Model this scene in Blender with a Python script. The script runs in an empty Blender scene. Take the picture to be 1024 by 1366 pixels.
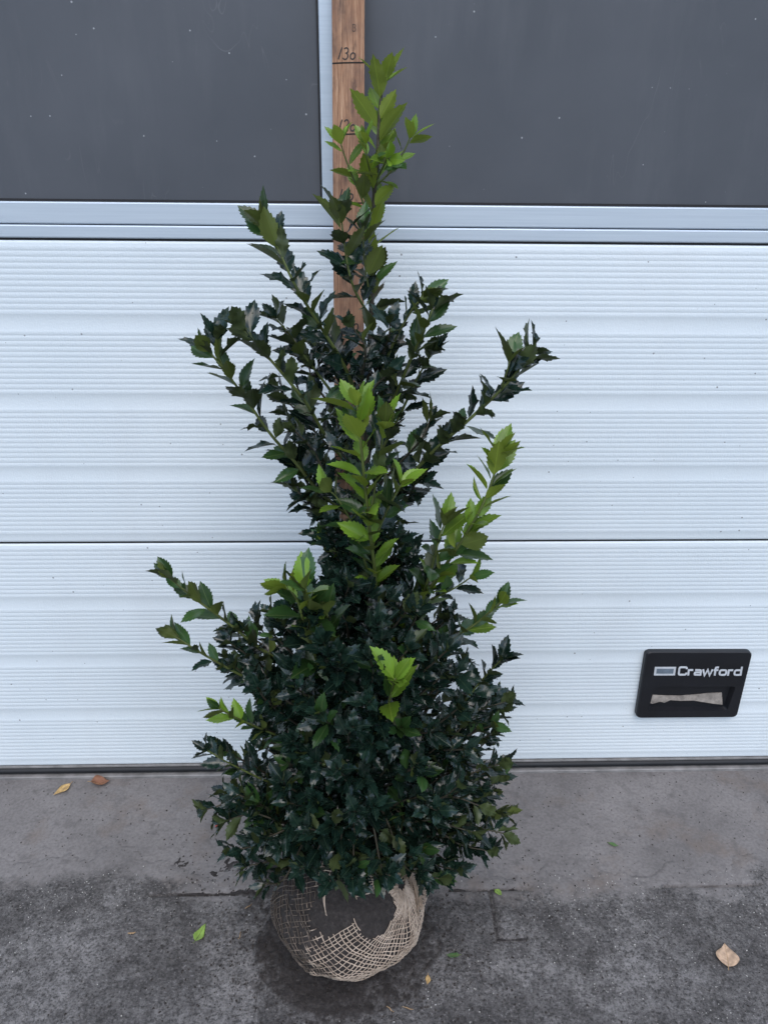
import bpy, bmesh, math, random
import numpy as np
from mathutils import Vector, Matrix, noise
R = math.radians
random.seed(7)
scn = bpy.context.scene
col = scn.collection

# ------------------------------------------------------------------ camera
FPX = 1020.0                       # focal length in pixels of the 1024 x 1366 photograph
CAM = Vector((0.0, -1.385, 1.315))
YAW, TILT, ROLL = R(1.87), R(24.73), R(0.62)
fw = Vector((math.sin(YAW)*math.cos(TILT), math.cos(YAW)*math.cos(TILT), -math.sin(TILT)))
rt0 = Vector((math.cos(YAW), -math.sin(YAW), 0))
up0 = rt0.cross(fw)
rt = rt0*math.cos(ROLL) + up0*math.sin(ROLL)
up = up0*math.cos(ROLL) - rt0*math.sin(ROLL)
cd = bpy.data.cameras.new('camera')
cam = bpy.data.objects.new('camera', cd); col.objects.link(cam)
cam.matrix_world = Matrix(((rt.x, up.x, -fw.x, CAM.x), (rt.y, up.y, -fw.y, CAM.y), (rt.z, up.z, -fw.z, CAM.z), (0, 0, 0, 1)))
cd.sensor_fit = 'VERTICAL'; cd.sensor_height = 24
cd.lens = 24*FPX/1366
cd.clip_start = 0.02; cd.clip_end = 500
scn.camera = cam

# ------------------------------------------------------------------ sky, sun, exposure
SUN_EL, SUN_AZ = R(58), R(-12)      # the sun stands behind the camera, veiled by cloud
w = bpy.data.worlds.new('World'); scn.world = w; w.use_nodes = True
nt = w.node_tree; nt.nodes.clear()
sky = nt.nodes.new('ShaderNodeTexSky'); sky.sky_type = 'NISHITA'; sky.sun_disc = False
sky.sun_elevation = SUN_EL; sky.sun_rotation = math.pi + SUN_AZ
sky.air_density = 1.0; sky.dust_density = 1.6; sky.ozone_density = 1.0
bg = nt.nodes.new('ShaderNodeBackground'); bg.inputs['Strength'].default_value = 0.15
wo = nt.nodes.new('ShaderNodeOutputWorld')
nt.links.new(sky.outputs[0], bg.inputs[0]); nt.links.new(bg.outputs[0], wo.inputs[0])
sd = bpy.data.lights.new('sun', 'SUN'); sd.energy = 1.0; sd.angle = R(60); sd.color = (1.0, 0.96, 0.92)
sun = bpy.data.objects.new('sun', sd); col.objects.link(sun)
sdir = Vector((math.sin(SUN_AZ)*math.cos(SUN_EL), -math.cos(SUN_AZ)*math.cos(SUN_EL), math.sin(SUN_EL)))
sun.rotation_euler = sdir.to_track_quat('Z', 'Y').to_euler()
sun.location = sdir*6
vs = scn.view_settings
vs.view_transform = 'Standard'; vs.look = 'None'; vs.exposure = 0.66; vs.gamma = 1.0; vs.use_curve_mapping = False
scn.render.engine = 'CYCLES'
scn.cycles.max_bounces = 6; scn.cycles.diffuse_bounces = 3; scn.cycles.glossy_bounces = 2

# ------------------------------------------------------------------ helpers
def ray(u, v): return (fw*FPX + rt*(u-512) + up*(683-v))
def at_y(u, v, y):                  # point of the pixel's ray on the vertical plane y
    r = ray(u, v); return CAM + r*((y-CAM.y)/r.y)
def at_z(u, v, z=0.0):              # ... on the horizontal plane z
    r = ray(u, v); return CAM + r*((z-CAM.z)/r.z)
def project(p):
    q = p-CAM; z = q.dot(fw); return 512+FPX*q.dot(rt)/z, 683-FPX*q.dot(up)/z, z
def door_z(v, u=790, y=0.0): return at_y(u, v, y).z

def tag(o, label=None, cat=None, group=None, kind=None):
    if label: o['label'] = label
    if cat: o['category'] = cat
    if group: o['group'] = group
    if kind: o['kind'] = kind
    return o
def link(name, me, parent=None, loc=None):
    o = bpy.data.objects.new(name, me); col.objects.link(o)
    if loc is not None: o.location = loc
    if parent: o.parent = parent
    return o
def empty(name, loc=(0, 0, 0)):
    o = bpy.data.objects.new(name, None); col.objects.link(o); o.location = loc
    o.empty_display_size = .05
    bpy.context.view_layer.update(); return o
def mesh(name, vs_, fs, mat, smooth=False):
    me = bpy.data.meshes.new(name); me.from_pydata([tuple(v) for v in vs_], [], fs)
    if mat: me.materials.append(mat)
    if smooth: me.polygons.foreach_set('use_smooth', [True]*len(me.polygons))
    me.update(); return me
def rel(vs_, parent):
    l = Vector((0, 0, 0)); q = parent
    while q: l, q = l+q.location, q.parent
    return [Vector(v)-l for v in vs_]
def obj(name, vs_, fs, mat, parent=None, smooth=False):   # vertices in world space
    return link(name, mesh(name, rel(vs_, parent), fs, mat, smooth), parent)
def boxv(x0, x1, y0, y1, z0, z1):
    return ([(x0, y0, z0), (x1, y0, z0), (x1, y1, z0), (x0, y1, z0), (x0, y0, z1), (x1, y0, z1), (x1, y1, z1), (x0, y1, z1)],
            [(0, 3, 2, 1), (4, 5, 6, 7), (0, 1, 5, 4), (1, 2, 6, 5), (2, 3, 7, 6), (3, 0, 4, 7)])
def bevbox(x0, x1, y0, y1, z0, z1, b, seg=2):
    bm = bmesh.new(); v, f = boxv(x0, x1, y0, y1, z0, z1)
    V = [bm.verts.new(p) for p in v]
    for q in f: bm.faces.new([V[i] for i in q])
    bmesh.ops.bevel(bm, geom=bm.edges[:], offset=b, segments=seg, affect='EDGES', profile=.5)
    bm.verts.index_update()
    r = ([p.co.copy() for p in bm.verts], [[p.index for p in q.verts] for q in bm.faces]); bm.free(); return r
def tube(pts, rad, n=6, cap=True):
    pts = [Vector(p) for p in pts]; vs_, fs = [], []
    t = (pts[1]-pts[0]).normalized()
    nrm = t.orthogonal().normalized()
    for i, p in enumerate(pts):
        a = pts[max(0, i-1)]; b = pts[min(len(pts)-1, i+1)]
        t = (b-a).normalized()
        nrm = (nrm - t*nrm.dot(t)).normalized(); bn = t.cross(nrm)
        r = rad[i] if hasattr(rad, '__len__') else rad
        for k in range(n):
            an = 2*math.pi*k/n
            vs_.append(p + (nrm*math.cos(an)+bn*math.sin(an))*r)
    for i in range(len(pts)-1):
        for k in range(n):
            fs.append((i*n+k, i*n+(k+1) % n, (i+1)*n+(k+1) % n, (i+1)*n+k))
    if cap:
        fs.append(tuple(range(n))[::-1]); fs.append(tuple((len(pts)-1)*n+k for k in range(n)))
    return vs_, fs
def join(parts):
    V, F = [], []
    for v, f in parts:
        b = len(V); V += list(v); F += [tuple(i+b for i in q) for q in f]
    return V, F
def spline(pts, per=6):
    pts = [Vector(p) for p in pts]; P = [pts[0]*2-pts[1]] + pts + [pts[-1]*2-pts[-2]]; out = []
    for i in range(1, len(P)-2):
        for k in range(per):
            t = k/per
            out.append(.5*((2*P[i]) + (P[i+1]-P[i-1])*t + (2*P[i-1]-5*P[i]+4*P[i+1]-P[i+2])*t*t + (3*P[i]-P[i-1]-3*P[i+1]+P[i+2])*t**3))
    out.append(pts[-1]); return out
def ribbon2(pts, width, n=None):     # flat stroke outline in 2-D with mitred joints
    L, Rr = [], []
    pts = [Vector((p[0], p[1], 0)) for p in pts]
    for i, p in enumerate(pts):
        a = pts[max(0, i-1)]; b = pts[min(len(pts)-1, i+1)]
        d1 = (p-a).normalized() if i > 0 else (b-p).normalized()
        d2 = (b-p).normalized() if i < len(pts)-1 else d1
        m = (d1+d2).normalized(); nn = Vector((-m.y, m.x, 0))
        s = width/2/max(.5, nn.dot(Vector((-d1.y, d1.x, 0))))
        L.append(p+nn*s); Rr.append(p-nn*s)
    V = L+Rr; k = len(L)
    return V, [(i, k+i, k+i+1, i+1) for i in range(k-1)]

# ------------------------------------------------------------------ materials
class NT:
    def __init__(s, name):
        s.m = bpy.data.materials.new(name); s.m.use_nodes = True; s.t = s.m.node_tree
        s.b = s.t.nodes['Principled BSDF']; s.out = s.t.nodes['Material Output']
        s.co = s.n('ShaderNodeNewGeometry').outputs['Position']
    def n(s, k, **kw):
        x = s.t.nodes.new(k)
        for a, v in kw.items(): setattr(x, a, v)
        return x
    def l(s, a, b): s.t.links.new(a, b)
    def val(s, sock, v):
        if hasattr(v, 'is_output'): s.l(v, sock)
        else: sock.default_value = v
    def map(s, vec, scale=(1, 1, 1), loc=(0, 0, 0), rot=(0, 0, 0)):
        x = s.n('ShaderNodeMapping'); s.l(vec, x.inputs[0]); x.inputs['Scale'].default_value = scale
        x.inputs['Location'].default_value = loc; x.inputs['Rotation'].default_value = rot; return x.outputs[0]
    def noise(s, scale, detail=4, rough=.55, vec=None, dist=0):
        x = s.n('ShaderNodeTexNoise'); s.l(vec or s.co, x.inputs['Vector'])
        x.inputs['Scale'].default_value = scale; x.inputs['Detail'].default_value = detail
        x.inputs['Roughness'].default_value = rough; x.inputs['Distortion'].default_value = dist; return x.outputs['Fac']
    def voro(s, scale, feature='F1', vec=None, out='Distance'):
        x = s.n('ShaderNodeTexVoronoi', feature=feature); s.l(vec or s.co, x.inputs['Vector']); x.inputs['Scale'].default_value = scale
        return x.outputs[out]
    def specks(s, scale, share, size):   # sparse round specks in the plane of the door
        sp = s.n('ShaderNodeSeparateXYZ'); s.l(s.co, sp.inputs[0]); cb = s.n('ShaderNodeCombineXYZ'); s.l(sp.outputs[0], cb.inputs[0]); s.l(sp.outputs[2], cb.inputs[1])
        x = s.n('ShaderNodeTexVoronoi', voronoi_dimensions='2D'); s.l(cb.outputs[0], x.inputs['Vector']); x.inputs['Scale'].default_value = scale
        c = s.n('ShaderNodeSeparateColor'); s.l(x.outputs['Color'], c.inputs[0])
        wob = s.math('MULTIPLY_ADD', s.noise(420, 2), .03, -.015)
        return s.math('LESS_THAN', s.math('ADD', x.outputs['Distance'], wob), s.math('MULTIPLY', s.math('LESS_THAN', c.outputs[0], share), s.math('MULTIPLY', c.outputs[1], size)))
    def ramp(s, fac, stops):
        x = s.n('ShaderNodeValToRGB'); s.l(fac, x.inputs[0]); e = x.color_ramp.elements
        while len(e) < len(stops): e.new(.5)
        for q, (p, c) in zip(e, stops):
            q.position = p; q.color = (c, c, c, 1) if not hasattr(c, '__len__') else (*c, 1)
        return x.outputs['Color']
    def mix(s, f, a, b, mode='MIX'):
        x = s.n('ShaderNodeMix', data_type='RGBA', blend_type=mode)
        s.val(x.inputs['Factor'], f)
        for k, v in (('A', a), ('B', b)):
            sk = [i for i in x.inputs if i.name == k and i.type == 'RGBA'][0]
            s.val(sk, v if hasattr(v, 'is_output') else (*v, 1))
        return [o for o in x.outputs if o.type == 'RGBA'][0]
    def math(s, op, a, b=0.0, c=None):
        x = s.n('ShaderNodeMath', operation=op); s.val(x.inputs[0], a); s.val(x.inputs[1], b)
        if c is not None: s.val(x.inputs[2], c)
        return x.outputs[0]
    def bump(s, h, strength, dist, prev=None):
        x = s.n('ShaderNodeBump'); s.l(h, x.inputs['Height']); x.inputs['Strength'].default_value = strength
        x.inputs['Distance'].default_value = dist
        if prev: s.l(prev, x.inputs['Normal'])
        return x.outputs[0]
    def fin(s, color=None, rough=None, normal=None, **kw):
        if color is not None: s.val(s.b.inputs['Base Color'], color if hasattr(color, 'is_output') else (*color, 1))
        if rough is not None: s.val(s.b.inputs['Roughness'], rough)
        if normal is not None: s.l(normal, s.b.inputs['Normal'])
        for k, v in kw.items(): s.val(s.b.inputs[k.replace('_', ' ')], v)
        return s.m

def m_door_white():
    k = NT('door_white')
    big = k.noise(2.2, 3); st = k.noise(6, 5, .6, k.map(k.co, (1, 1, .25)))
    c = k.mix(k.ramp(big, [(.35, 0), (.7, 1)]), (.65, .725, .765), (.71, .78, .815))
    c = k.mix(k.math('MULTIPLY', k.ramp(st, [(.5, 0), (.8, 1)]), .25), c, (.57, .60, .62))
    dot = k.specks(30, .16, .055)
    c = k.mix(k.math('MULTIPLY', dot, .75), c, (.12, .12, .12))
    b = k.bump(k.noise(330, 3, .6), .35, .0012)
    b = k.bump(k.noise(120, 2), .25, .0012, b)
    return k.fin(c, .5, b)
def m_alu():
    k = NT('aluminium_rail')
    n = k.noise(4, 4, .6, k.map(k.co, (1, 1, 60)))
    c = k.mix(k.ramp(n, [(.3, 0), (.7, 1)]), (.49, .57, .65), (.565, .645, .725))
    return k.fin(c, .42, k.bump(k.noise(300, 2), .06, .001), Metallic=.35)
def m_pane():
    k = NT('dark_pane')
    n = k.noise(3, 5, .6); st = k.noise(9, 6, .65, k.map(k.co, (1, 1, .18)))
    c = k.mix(k.ramp(n, [(.3, 0), (.75, 1)]), (.058, .066, .080), (.084, .092, .108))
    c = k.mix(k.math('MULTIPLY', k.ramp(st, [(.52, 0), (.85, 1)]), .5), c, (.125, .135, .15))
    dot = k.specks(34, .11, .05)
    c = k.mix(k.math('MULTIPLY', dot, .8), c, (.42, .44, .46))
    lines = k.noise(1.0, 2, .5, k.map(k.co, (14, 1, 3)), 1.2)
    ln = k.ramp(k.math('ABSOLUTE', k.math('SUBTRACT', lines, .5)), [(.0, 1), (.004, 0)])
    c = k.mix(k.math('MULTIPLY', k.math('MULTIPLY', ln, k.ramp(k.noise(5, 2), [(.55, 0), (.65, 1)])), .22), c, (.3, .31, .32))
    return k.fin(c, k.math('MULTIPLY_ADD', st, .2, .38), k.bump(k.noise(260, 3), .08, .001))
def m_plain(name, c, rough=.6, bs=0, bd=.001, bump=.3, var=.15, vs_=20, **kw):
    k = NT(name)
    cc = k.mix(k.ramp(k.noise(vs_, 4), [(.3, 0), (.7, 1)]), [x*(1-var) for x in c], [min(1, x*(1+var)) for x in c])
    return k.fin(cc, rough, k.bump(k.noise(bs, 4), bump, bd) if bs else None, **kw)
def m_wood():
    k = NT('stick_wood')
    tc = k.n('ShaderNodeTexCoord').outputs['Object']
    g = k.noise(1, 6, .65, k.map(tc, (420, 60, 14)), .8)
    g2 = k.noise(1, 4, .5, k.map(tc, (70, 30, 2.2)), .4)
    c = k.ramp(g, [(.30, (.11, .052, .028)), (.48, (.29, .155, .085)), (.68, (.50, .32, .20))])
    c = k.mix(k.ramp(g2, [(.35, .0), (.7, .65)]), c, (.24, .115, .062))
    d = k.noise(1, 4, .6, k.map(tc, (60, 60, 16)))
    c = k.mix(k.ramp(d, [(.56, 0), (.66, .8)]), c, (.045, .026, .020))
    d2 = k.noise(30, 4, .6, k.map(tc, (1, 1, .6)))
    c = k.mix(k.ramp(d2, [(.36, .6), (.56, 0)]), c, (.10, .055, .04))
    return k.fin(c, .75, k.bump(g, .35, .0012))
def concrete_c(k):
    big = k.noise(5, 5, .6); fine = k.noise(160, 4, .65); mid = k.noise(32, 5, .65)
    c = k.mix(k.ramp(big, [(.3, 0), (.7, 1)]), (.135, .127, .124), (.225, .212, .206))
    c = k.mix(k.ramp(fine, [(.3, .55), (.6, 0)]), c, (.085, .079, .077))
    c = k.mix(k.math('MULTIPLY', k.ramp(k.noise(7, 4, .6, k.map(k.co, (1, 1, 1), (3, 7, 0))), [(.53, 0), (.68, 1)]), .5), c, (.145, .110, .085))
    c = k.mix(k.ramp(mid, [(.52, 0), (.70, .7)]), c, (.095, .089, .087))
    pit = k.voro(150); pr = k.n('ShaderNodeSeparateColor'); k.l(k.voro(150, out='Color'), pr.inputs[0])
    p = k.math('MULTIPLY', k.math('LESS_THAN', pit, .28), k.math('GREATER_THAN', pr.outputs[0], .965))
    c = k.mix(k.math('MULTIPLY', p, .7), c, (.03, .028, .028))
    b = k.bump(fine, .5, .0015); b = k.bump(mid, .35, .004, b)
    return c, b
def dirt_c(k):
    big = k.noise(5, 5, .62, None, .5); fine = k.noise(210, 5, .75); mid = k.noise(38, 6, .72)
    c = k.mix(k.ramp(big, [(.36, 0), (.64, 1)]), (.058, .054, .052), (.215, .207, .202))
    c = k.mix(k.ramp(mid, [(.35, .75), (.60, 0)]), c, (.040, .037, .036))
    c = k.mix(k.ramp(fine, [(.38, .85), (.52, 0)]), c, (.018, .017, .016))
    c = k.mix(k.ramp(fine, [(.58, 0), (.72, .75)]), c, (.34, .33, .325))
    b = k.bump(fine, .8, .0022); b = k.bump(mid, .6, .006, b)
    return c, b
def soil_c(k):
    f = k.noise(150, 5, .7); m = k.noise(30, 4, .6)
    c = k.ramp(f, [(.3, (.010, .008, .007)), (.55, (.034, .029, .027)), (.8, (.085, .074, .068))])
    c = k.mix(k.ramp(m, [(.4, .5), (.65, 0)]), c, (.018, .015, .014))
    b = k.bump(f, .9, .003); b = k.bump(m, .5, .008, b)
    return c, b
def m_ground(name, over, under=None):
    k = NT(name)
    c, b = over(k)
    if under:                        # thins out where the layer is thin ('cover' is its thickness)
        c0, b0 = under(k)
        cv = k.n('ShaderNodeAttribute', attribute_name='cover').outputs['Fac']
        f = k.ramp(k.math('ADD', cv, k.math('MULTIPLY', k.math('SUBTRACT', k.noise(70, 5, .7), .5), 1.1)), [(.30, 0), (.70, 1)])
        c = k.mix(f, c0, c)
        mv = k.n('ShaderNodeMix', data_type='VECTOR'); k.l(f, mv.inputs[0]); k.l(b0, mv.inputs[4]); k.l(b, mv.inputs[5]); b = mv.outputs[1]
    return k.fin(c, .92, b)
def m_concrete(): return m_ground('concrete', concrete_c)
def m_dirt(): return m_ground('dirty_grit', dirt_c)
def m_soil(): return m_ground('soil', soil_c)
def m_leaf(name, top, rib, under, rough, trans):
    k = NT(name)
    uv = k.n('ShaderNodeTexCoord').outputs['UV']
    sp = k.n('ShaderNodeSeparateXYZ'); k.l(uv, sp.inputs[0])
    s, x = sp.outputs[0], sp.outputs[1]
    ax = k.math('ABSOLUTE', x)
    at = k.n('ShaderNodeAttribute', attribute_name='tint').outputs['Fac']
    ribf = k.ramp(ax, [(.02, 1), (.075, 0)])
    veins = k.math('ABSOLUTE', k.math('SINE', k.math('MULTIPLY', k.math('SUBTRACT', s, k.math('MULTIPLY', ax, .22)), 24)))
    vf = k.math('MULTIPLY', k.ramp(veins, [(.0, 1), (.16, 0)]), .12)
    lo = [c*.62 for c in top]; hi = [min(1, c*1.5) for c in top]
    ct = k.mix(at, lo, hi)
    ct = k.mix(k.math('MAXIMUM', k.math('MULTIPLY', ribf, .6), k.math('MULTIPLY', vf, .5)), ct, rib)
    cu = k.mix(at, [c*.75 for c in under], [min(1, c*1.3) for c in under])
    cu = k.mix(k.math('MULTIPLY', ribf, .5), cu, [min(1, c*1.6) for c in under])
    geo = k.n('ShaderNodeNewGeometry')
    c = k.mix(geo.outputs['Backfacing'], ct, cu)
    ro = k.math('MULTIPLY_ADD', geo.outputs['Backfacing'], .25, rough)
    bn = k.bump(k.math('ADD', veins, k.math('MULTIPLY', k.math('MINIMUM', ax, .2), 4)), .05, .0012)
    k.fin(c, ro, bn)
    tr = k.n('ShaderNodeBsdfTranslucent'); k.l(k.mix(.5, c, cu), tr.inputs['Color'])
    ms = k.n('ShaderNodeMixShader'); ms.inputs[0].default_value = trans
    k.l(k.b.outputs[0], ms.inputs[1]); k.l(tr.outputs[0], ms.inputs[2]); k.l(ms.outputs[0], k.out.inputs['Surface'])
    return k.m
def m_jute():
    k = NT('jute')
    c = k.mix(k.ramp(k.noise(60, 4), [(.3, 0), (.7, 1)]), (.36, .28, .215), (.62, .51, .41))
    sp = k.n('ShaderNodeSeparateXYZ'); k.l(k.co, sp.inputs[0])
    side = k.math('MULTIPLY', k.math('SUBTRACT', -.05, sp.outputs[0]), 3.2)      # soil rubbed into one side of the netting
    f = k.ramp(k.math('ADD', k.noise(45, 5, .7), side), [(.50, 0), (.66, .85)])
    c = k.mix(f, c, (.05, .042, .036))
    return k.fin(c, .95, k.bump(k.noise(400, 4), .5, .001))
M = dict(white=m_door_white(), alu=m_alu(), pane=m_pane(), wood=m_wood(), concrete=m_concrete(), dirt=m_dirt(), soil=m_soil(), dirt_cover=m_ground('dirt_cover', dirt_c, concrete_c), soil_cover=m_ground('soil_cover', soil_c, dirt_c),
         rubber=m_plain('rubber_seal', (.006, .0075, .010), .6, 200, .001, .3, .3),
         gap=m_plain('seam_gasket', (.012, .012, .014), .7),
         lip=m_plain('threshold_metal', (.21, .205, .20), .6, 120, .001, .4, .3, 30),
         plastic=m_plain('handle_plastic', (.007, .008, .011), .45, 300, .0006, .25, .3, 12),
         print=m_plain('handle_print', (.52, .55, .58), .5, 0, 0, 0, .12, 60),
         badge=m_plain('emblem_blue', (.14, .18, .22), .5, 0, 0, 0, .2, 60),
         dust=m_plain('handle_dust', (.25, .225, .20), .9, 200, .002, .6, .35, 60),
         ink=m_plain('marker_ink', (.016, .013, .013), .7),
         kerf=m_plain('saw_cut', (.010, .007, .006), .9),
         jute=m_jute(),
         jute_dirty=m_plain('jute_cloth', (.29, .22, .16), .9, 300, .002, .7, .45, 60),
         bark=m_plain('bark', (.045, .040, .025), .8, 200, .002, .6, .35, 40),
         greenbark=m_plain('green_shoot', (.085, .11, .028), .55, 200, .001, .3, .3, 30),
         old=m_leaf('old_leaf', (.0085, .022, .0155), (.045, .075, .045), (.050, .070, .024), .21, .04),
         mid=m_leaf('mid_leaf', (.026, .066, .017), (.10, .15, .05), (.095, .125, .026), .28, .13),
         young=m_leaf('young_leaf', (.125, .225, .022), (.25, .35, .06), (.20, .27, .032), .34, .25),
         yellow=m_plain('yellow_dead_leaf', (.42, .28, .11), .6, 90, .002, .3, .45, 120),
         tan=m_plain('tan_dead_leaf', (.44, .31, .21), .7, 140, .003, .6, .40, 90),
         brown=m_plain('brown_dead_leaf', (.17, .075, .04), .7, 90, .002, .5, .35, 70),
         lime=m_plain('fresh_fallen_leaf', (.20, .32, .055), .45, 90, .001, .3, .25, 60),
         dkgreen=m_plain('green_fallen_leaf', (.055, .12, .035), .45, 90, .001, .3, .3, 60),
         straw=m_plain('straw', (.33, .22, .12), .8),
         berry=m_plain('red_berry', (.30, .015, .02), .3),
         gberry=m_plain('green_berry', (.07, .10, .025), .3),
         pebble=m_plain('grit', (.42, .41, .38), .8, 0, 0, 0, .55, 160),
         crumb=m_plain('soil_crumb', (.03, .025, .022), .95, 300, .002, .6, .5, 90))
for k_ in M: M[k_].use_backface_culling = False

# ------------------------------------------------------------------ ground
S0 = -0.324                         # front edge of the concrete strip along the door
g = obj('ground', *[[(-60, -60, -.03), (60, -60, -.03), (60, 60, -.03), (-60, 60, -.03)], [(0, 1, 2, 3)]], M['dirt'])
tag(g, kind='structure')
pv = obj('pavement', *boxv(-3.1, 3.1, -2.4, .5, -.029, -.008), M['dirt']); tag(pv, kind='structure')
sl = bevbox(-1.195, 1.195, -.1605, .1605, -.0275, 0, .004, 2)
sm = mesh('concrete_slab', *sl, M['concrete'])
for i in (-1, 0, 1): link('concrete_slab', sm, pv, (i*2.4+.02, -.0035-.16, 0))
PW, PD = .2105, .1055
pm = mesh('paver', *bevbox(-PW/2, PW/2, -PD/2, PD/2, -.0275, 0, .004, 2), M['dirt'])
jx = at_z(659, 1222).x              # a joint that shows
for r_ in range(12):
    off = (PW+.004)*(.5 if r_ % 2 else 0)
    for c_ in range(-9, 9):
        o = link('paver', pm, pv, (jx+off+(c_+.5)*(PW+.004), S0-.003-PD/2-r_*(PD+.004), -.0006*((r_*7+c_*3) % 4)))

def fbm(x, y, s, o=4, z=0.0): return noise.fractal(Vector((x*s, y*s, z)), 1.0, 2.0, o)
# thin layer of dirt over the pavers: swept off in a few joints and along the slab edge
segs = []
def seg(u0, v0, u1, v1, wd=.006): segs.append((at_z(u0, v0), at_z(u1, v1), wd))
def joint(u0, u1, v=1190, wd=.0022): segs.append((Vector((at_z(u0, v).x, S0-.0018, 0)), Vector((at_z(u1, v).x, S0-.0018, 0)), wd))
joint(205, 350); joint(600, 705); joint(890, 1015)
segs.append((Vector((jx-.0005, S0-.002, 0)), Vector((jx-.0005, S0-PD-.006, 0)), .0022))
segs.append((Vector((jx, S0-PD-.0052, 0)), Vector((jx+.05, S0-PD-.0052, 0)), .0022))
def segd(x, y):
    best = 9
    for a, b, wd in segs:
        dx, dy = b.x-a.x, b.y-a.y; t = max(0, min(1, ((x-a.x)*dx+(y-a.y)*dy)/(dx*dx+dy*dy)))
        best = min(best, math.hypot(x-a.x-t*dx, y-a.y-t*dy)-wd)
    return best
BC = Vector((at_z(466, 1240).x, -.415, .0))   # footprint centre of the root ball
def layer(name, x0, x1, y0, y1, step, hf, mat, coverf, parent=None):
    nx, ny = int((x1-x0)/step)+1, int((y1-y0)/step)+1
    V = []; H = []
    for j in range(ny):
        for i in range(nx):
            x, y = x0+i*step, y0+j*step; h = hf(x, y); V.append((x, y, h)); H.append(h)
    F = []
    for j in range(ny-1):
        for i in range(nx-1):
            q = (j*nx+i, j*nx+i+1, (j+1)*nx+i+1, (j+1)*nx+i)
            if max(H[k] for k in q) > -.0095: F.append(q)
    used = sorted({k for q in F for k in q}); mp = {k: n for n, k in enumerate(used)}
    o = obj(name, [V[k] for k in used], [tuple(mp[k] for k in q) for q in F], mat, parent, True)
    at = o.data.attributes.new('cover', 'FLOAT', 'POINT'); at.data.foreach_set('value', [float(coverf(V[k][0], V[k][1])) for k in used])
    return o
def dirt_h(x, y):
    n = fbm(x, y, 9, 4); f = fbm(x, y, 60, 3, 4.0)
    h = .0028 + .0016*n + .0012*f
    sd_ = segd(x, y)
    h -= .010*max(0, 1-max(0, sd_)/.004)*(.8+.5*f)
    edge = dirt_edge(x, y, n)                    # thins out on the concrete strip
    if edge > .02: h -= (edge-.02)*.10
    return h if h > -.0005 or y < S0+.02 else -.011
def dirt_edge(x, y, n=None):
    n = fbm(x, y, 9, 4) if n is None else n
    return y-(S0-.01+.11*max(0, fbm(x, 3.1, 2.2, 2)+.75*max(0, min(1, (-.25-x)/.25))) + .03*n)
def dirt_cov(x, y): return max(0, min(1, .42-dirt_edge(x, y)/.09+.25*fbm(x, y, 14, 3, 8.0)))
d_ = layer('dirt', -1.25, 1.25, -.95, -.05, .006, dirt_h, M['dirt_cover'], dirt_cov); tag(d_, 'grey gritty dirt trodden over the pavers and slab edge', 'dirt', kind='stuff')
def soil_h(x, y):
    dx, dy = x-BC.x, y-BC.y
    rr = math.hypot(dx/1.15, (dy+.03)/.85)
    return .0050 + .0035*fbm(x, y, 26, 4, 9.0) + .0035*fbm(x, y, 110, 2, 2.0) - .040*max(0, rr-.115-.12*fbm(x, y, 6, 5, 5.5)) + (.004 if rr < .15 else 0)
def soil_h2(x, y):
    h = soil_h(x, y); return h if h > dirt_h(x, y)-.001 else -.012
s_ = layer('spilled_soil', BC.x-.36, BC.x+.36, BC.y-.30, BC.y+.24, .004, soil_h2, M['soil_cover'], lambda x, y: max(0, min(1, (soil_h(x, y)-dirt_h(x, y)+.003)/.011))); tag(s_, 'dark crumbly soil spilled round the root ball', 'soil', kind='stuff')

# loose grit and crumbs
def stones(name, n, pick, size, mat, label, cat):
    V, F = [], []
    base = [(1, 0, -.4), (-.5, .8, -.4), (-.5, -.8, -.4), (.2, .1, .8), (-.6, .2, .5), (.3, -.6, .4)]
    fs = [(0, 2, 1), (0, 1, 3), (1, 4, 3), (1, 2, 4), (2, 5, 4), (0, 5, 2), (0, 3, 5), (3, 4, 5)]
    for i in range(n):
        x, y, z = pick(); s = size()
        rm = Matrix.Rotation(random.uniform(0, 6.28), 3, 'Z') @ Matrix.Rotation(random.uniform(-.6, .6), 3, 'X')
        b = len(V)
        for p in base:
            q = rm @ Vector((p[0]*random.uniform(.7, 1.2), p[1]*random.uniform(.6, 1.1), p[2]*random.uniform(.6, 1))) * s
            V.append((x+q.x, y+q.y, z+q.z))
        F += [tuple(k+b for k in f) for f in fs]
    return tag(obj(name, V, F, mat), label, cat, kind='stuff')
def pick_grit():
    while True:
        x, y = random.uniform(-1.1, 1.1), random.uniform(-.85, -.03)
        if fbm(x, y, 5, 3, 1.7) + .25 + (-.9 if y > S0+.03 else 0) > random.random(): return x, y, max(0, dirt_h(x, y))+.0004
stones('grit', 2400, pick_grit, lambda: random.choice((.0006, .0007, .0008, .0010, .0013, .0017)), M['pebble'], 'pale specks of grit scattered over the paving', 'grit')
def pick_crumb():
    while True:
        a, r_ = random.uniform(0, 6.283), abs(random.gauss(0, .16))+.06
        x, y = BC.x+r_*1.2*math.cos(a), BC.y-.03+r_*math.sin(a)
        if y < -.03: return x, y, max(0, dirt_h(x, y), soil_h(x, y))+.0006
stones('soil_crumbs', 2600, pick_crumb, lambda: random.choice((.0010, .0014, .002, .003)), M['crumb'], 'small dark crumbs of soil lying round the root ball', 'soil crumbs')
def pick_dark():
    x, y = random.uniform(-1.1, 1.1), random.uniform(-.85, -.02); return x, y, max(0, dirt_h(x, y))+.0004
stones('dark_grit', 2200, pick_dark, lambda: random.choice((.0008, .001, .0015, .0022)), M['crumb'], 'dark specks of grit strewn over the paving', 'grit')

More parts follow.
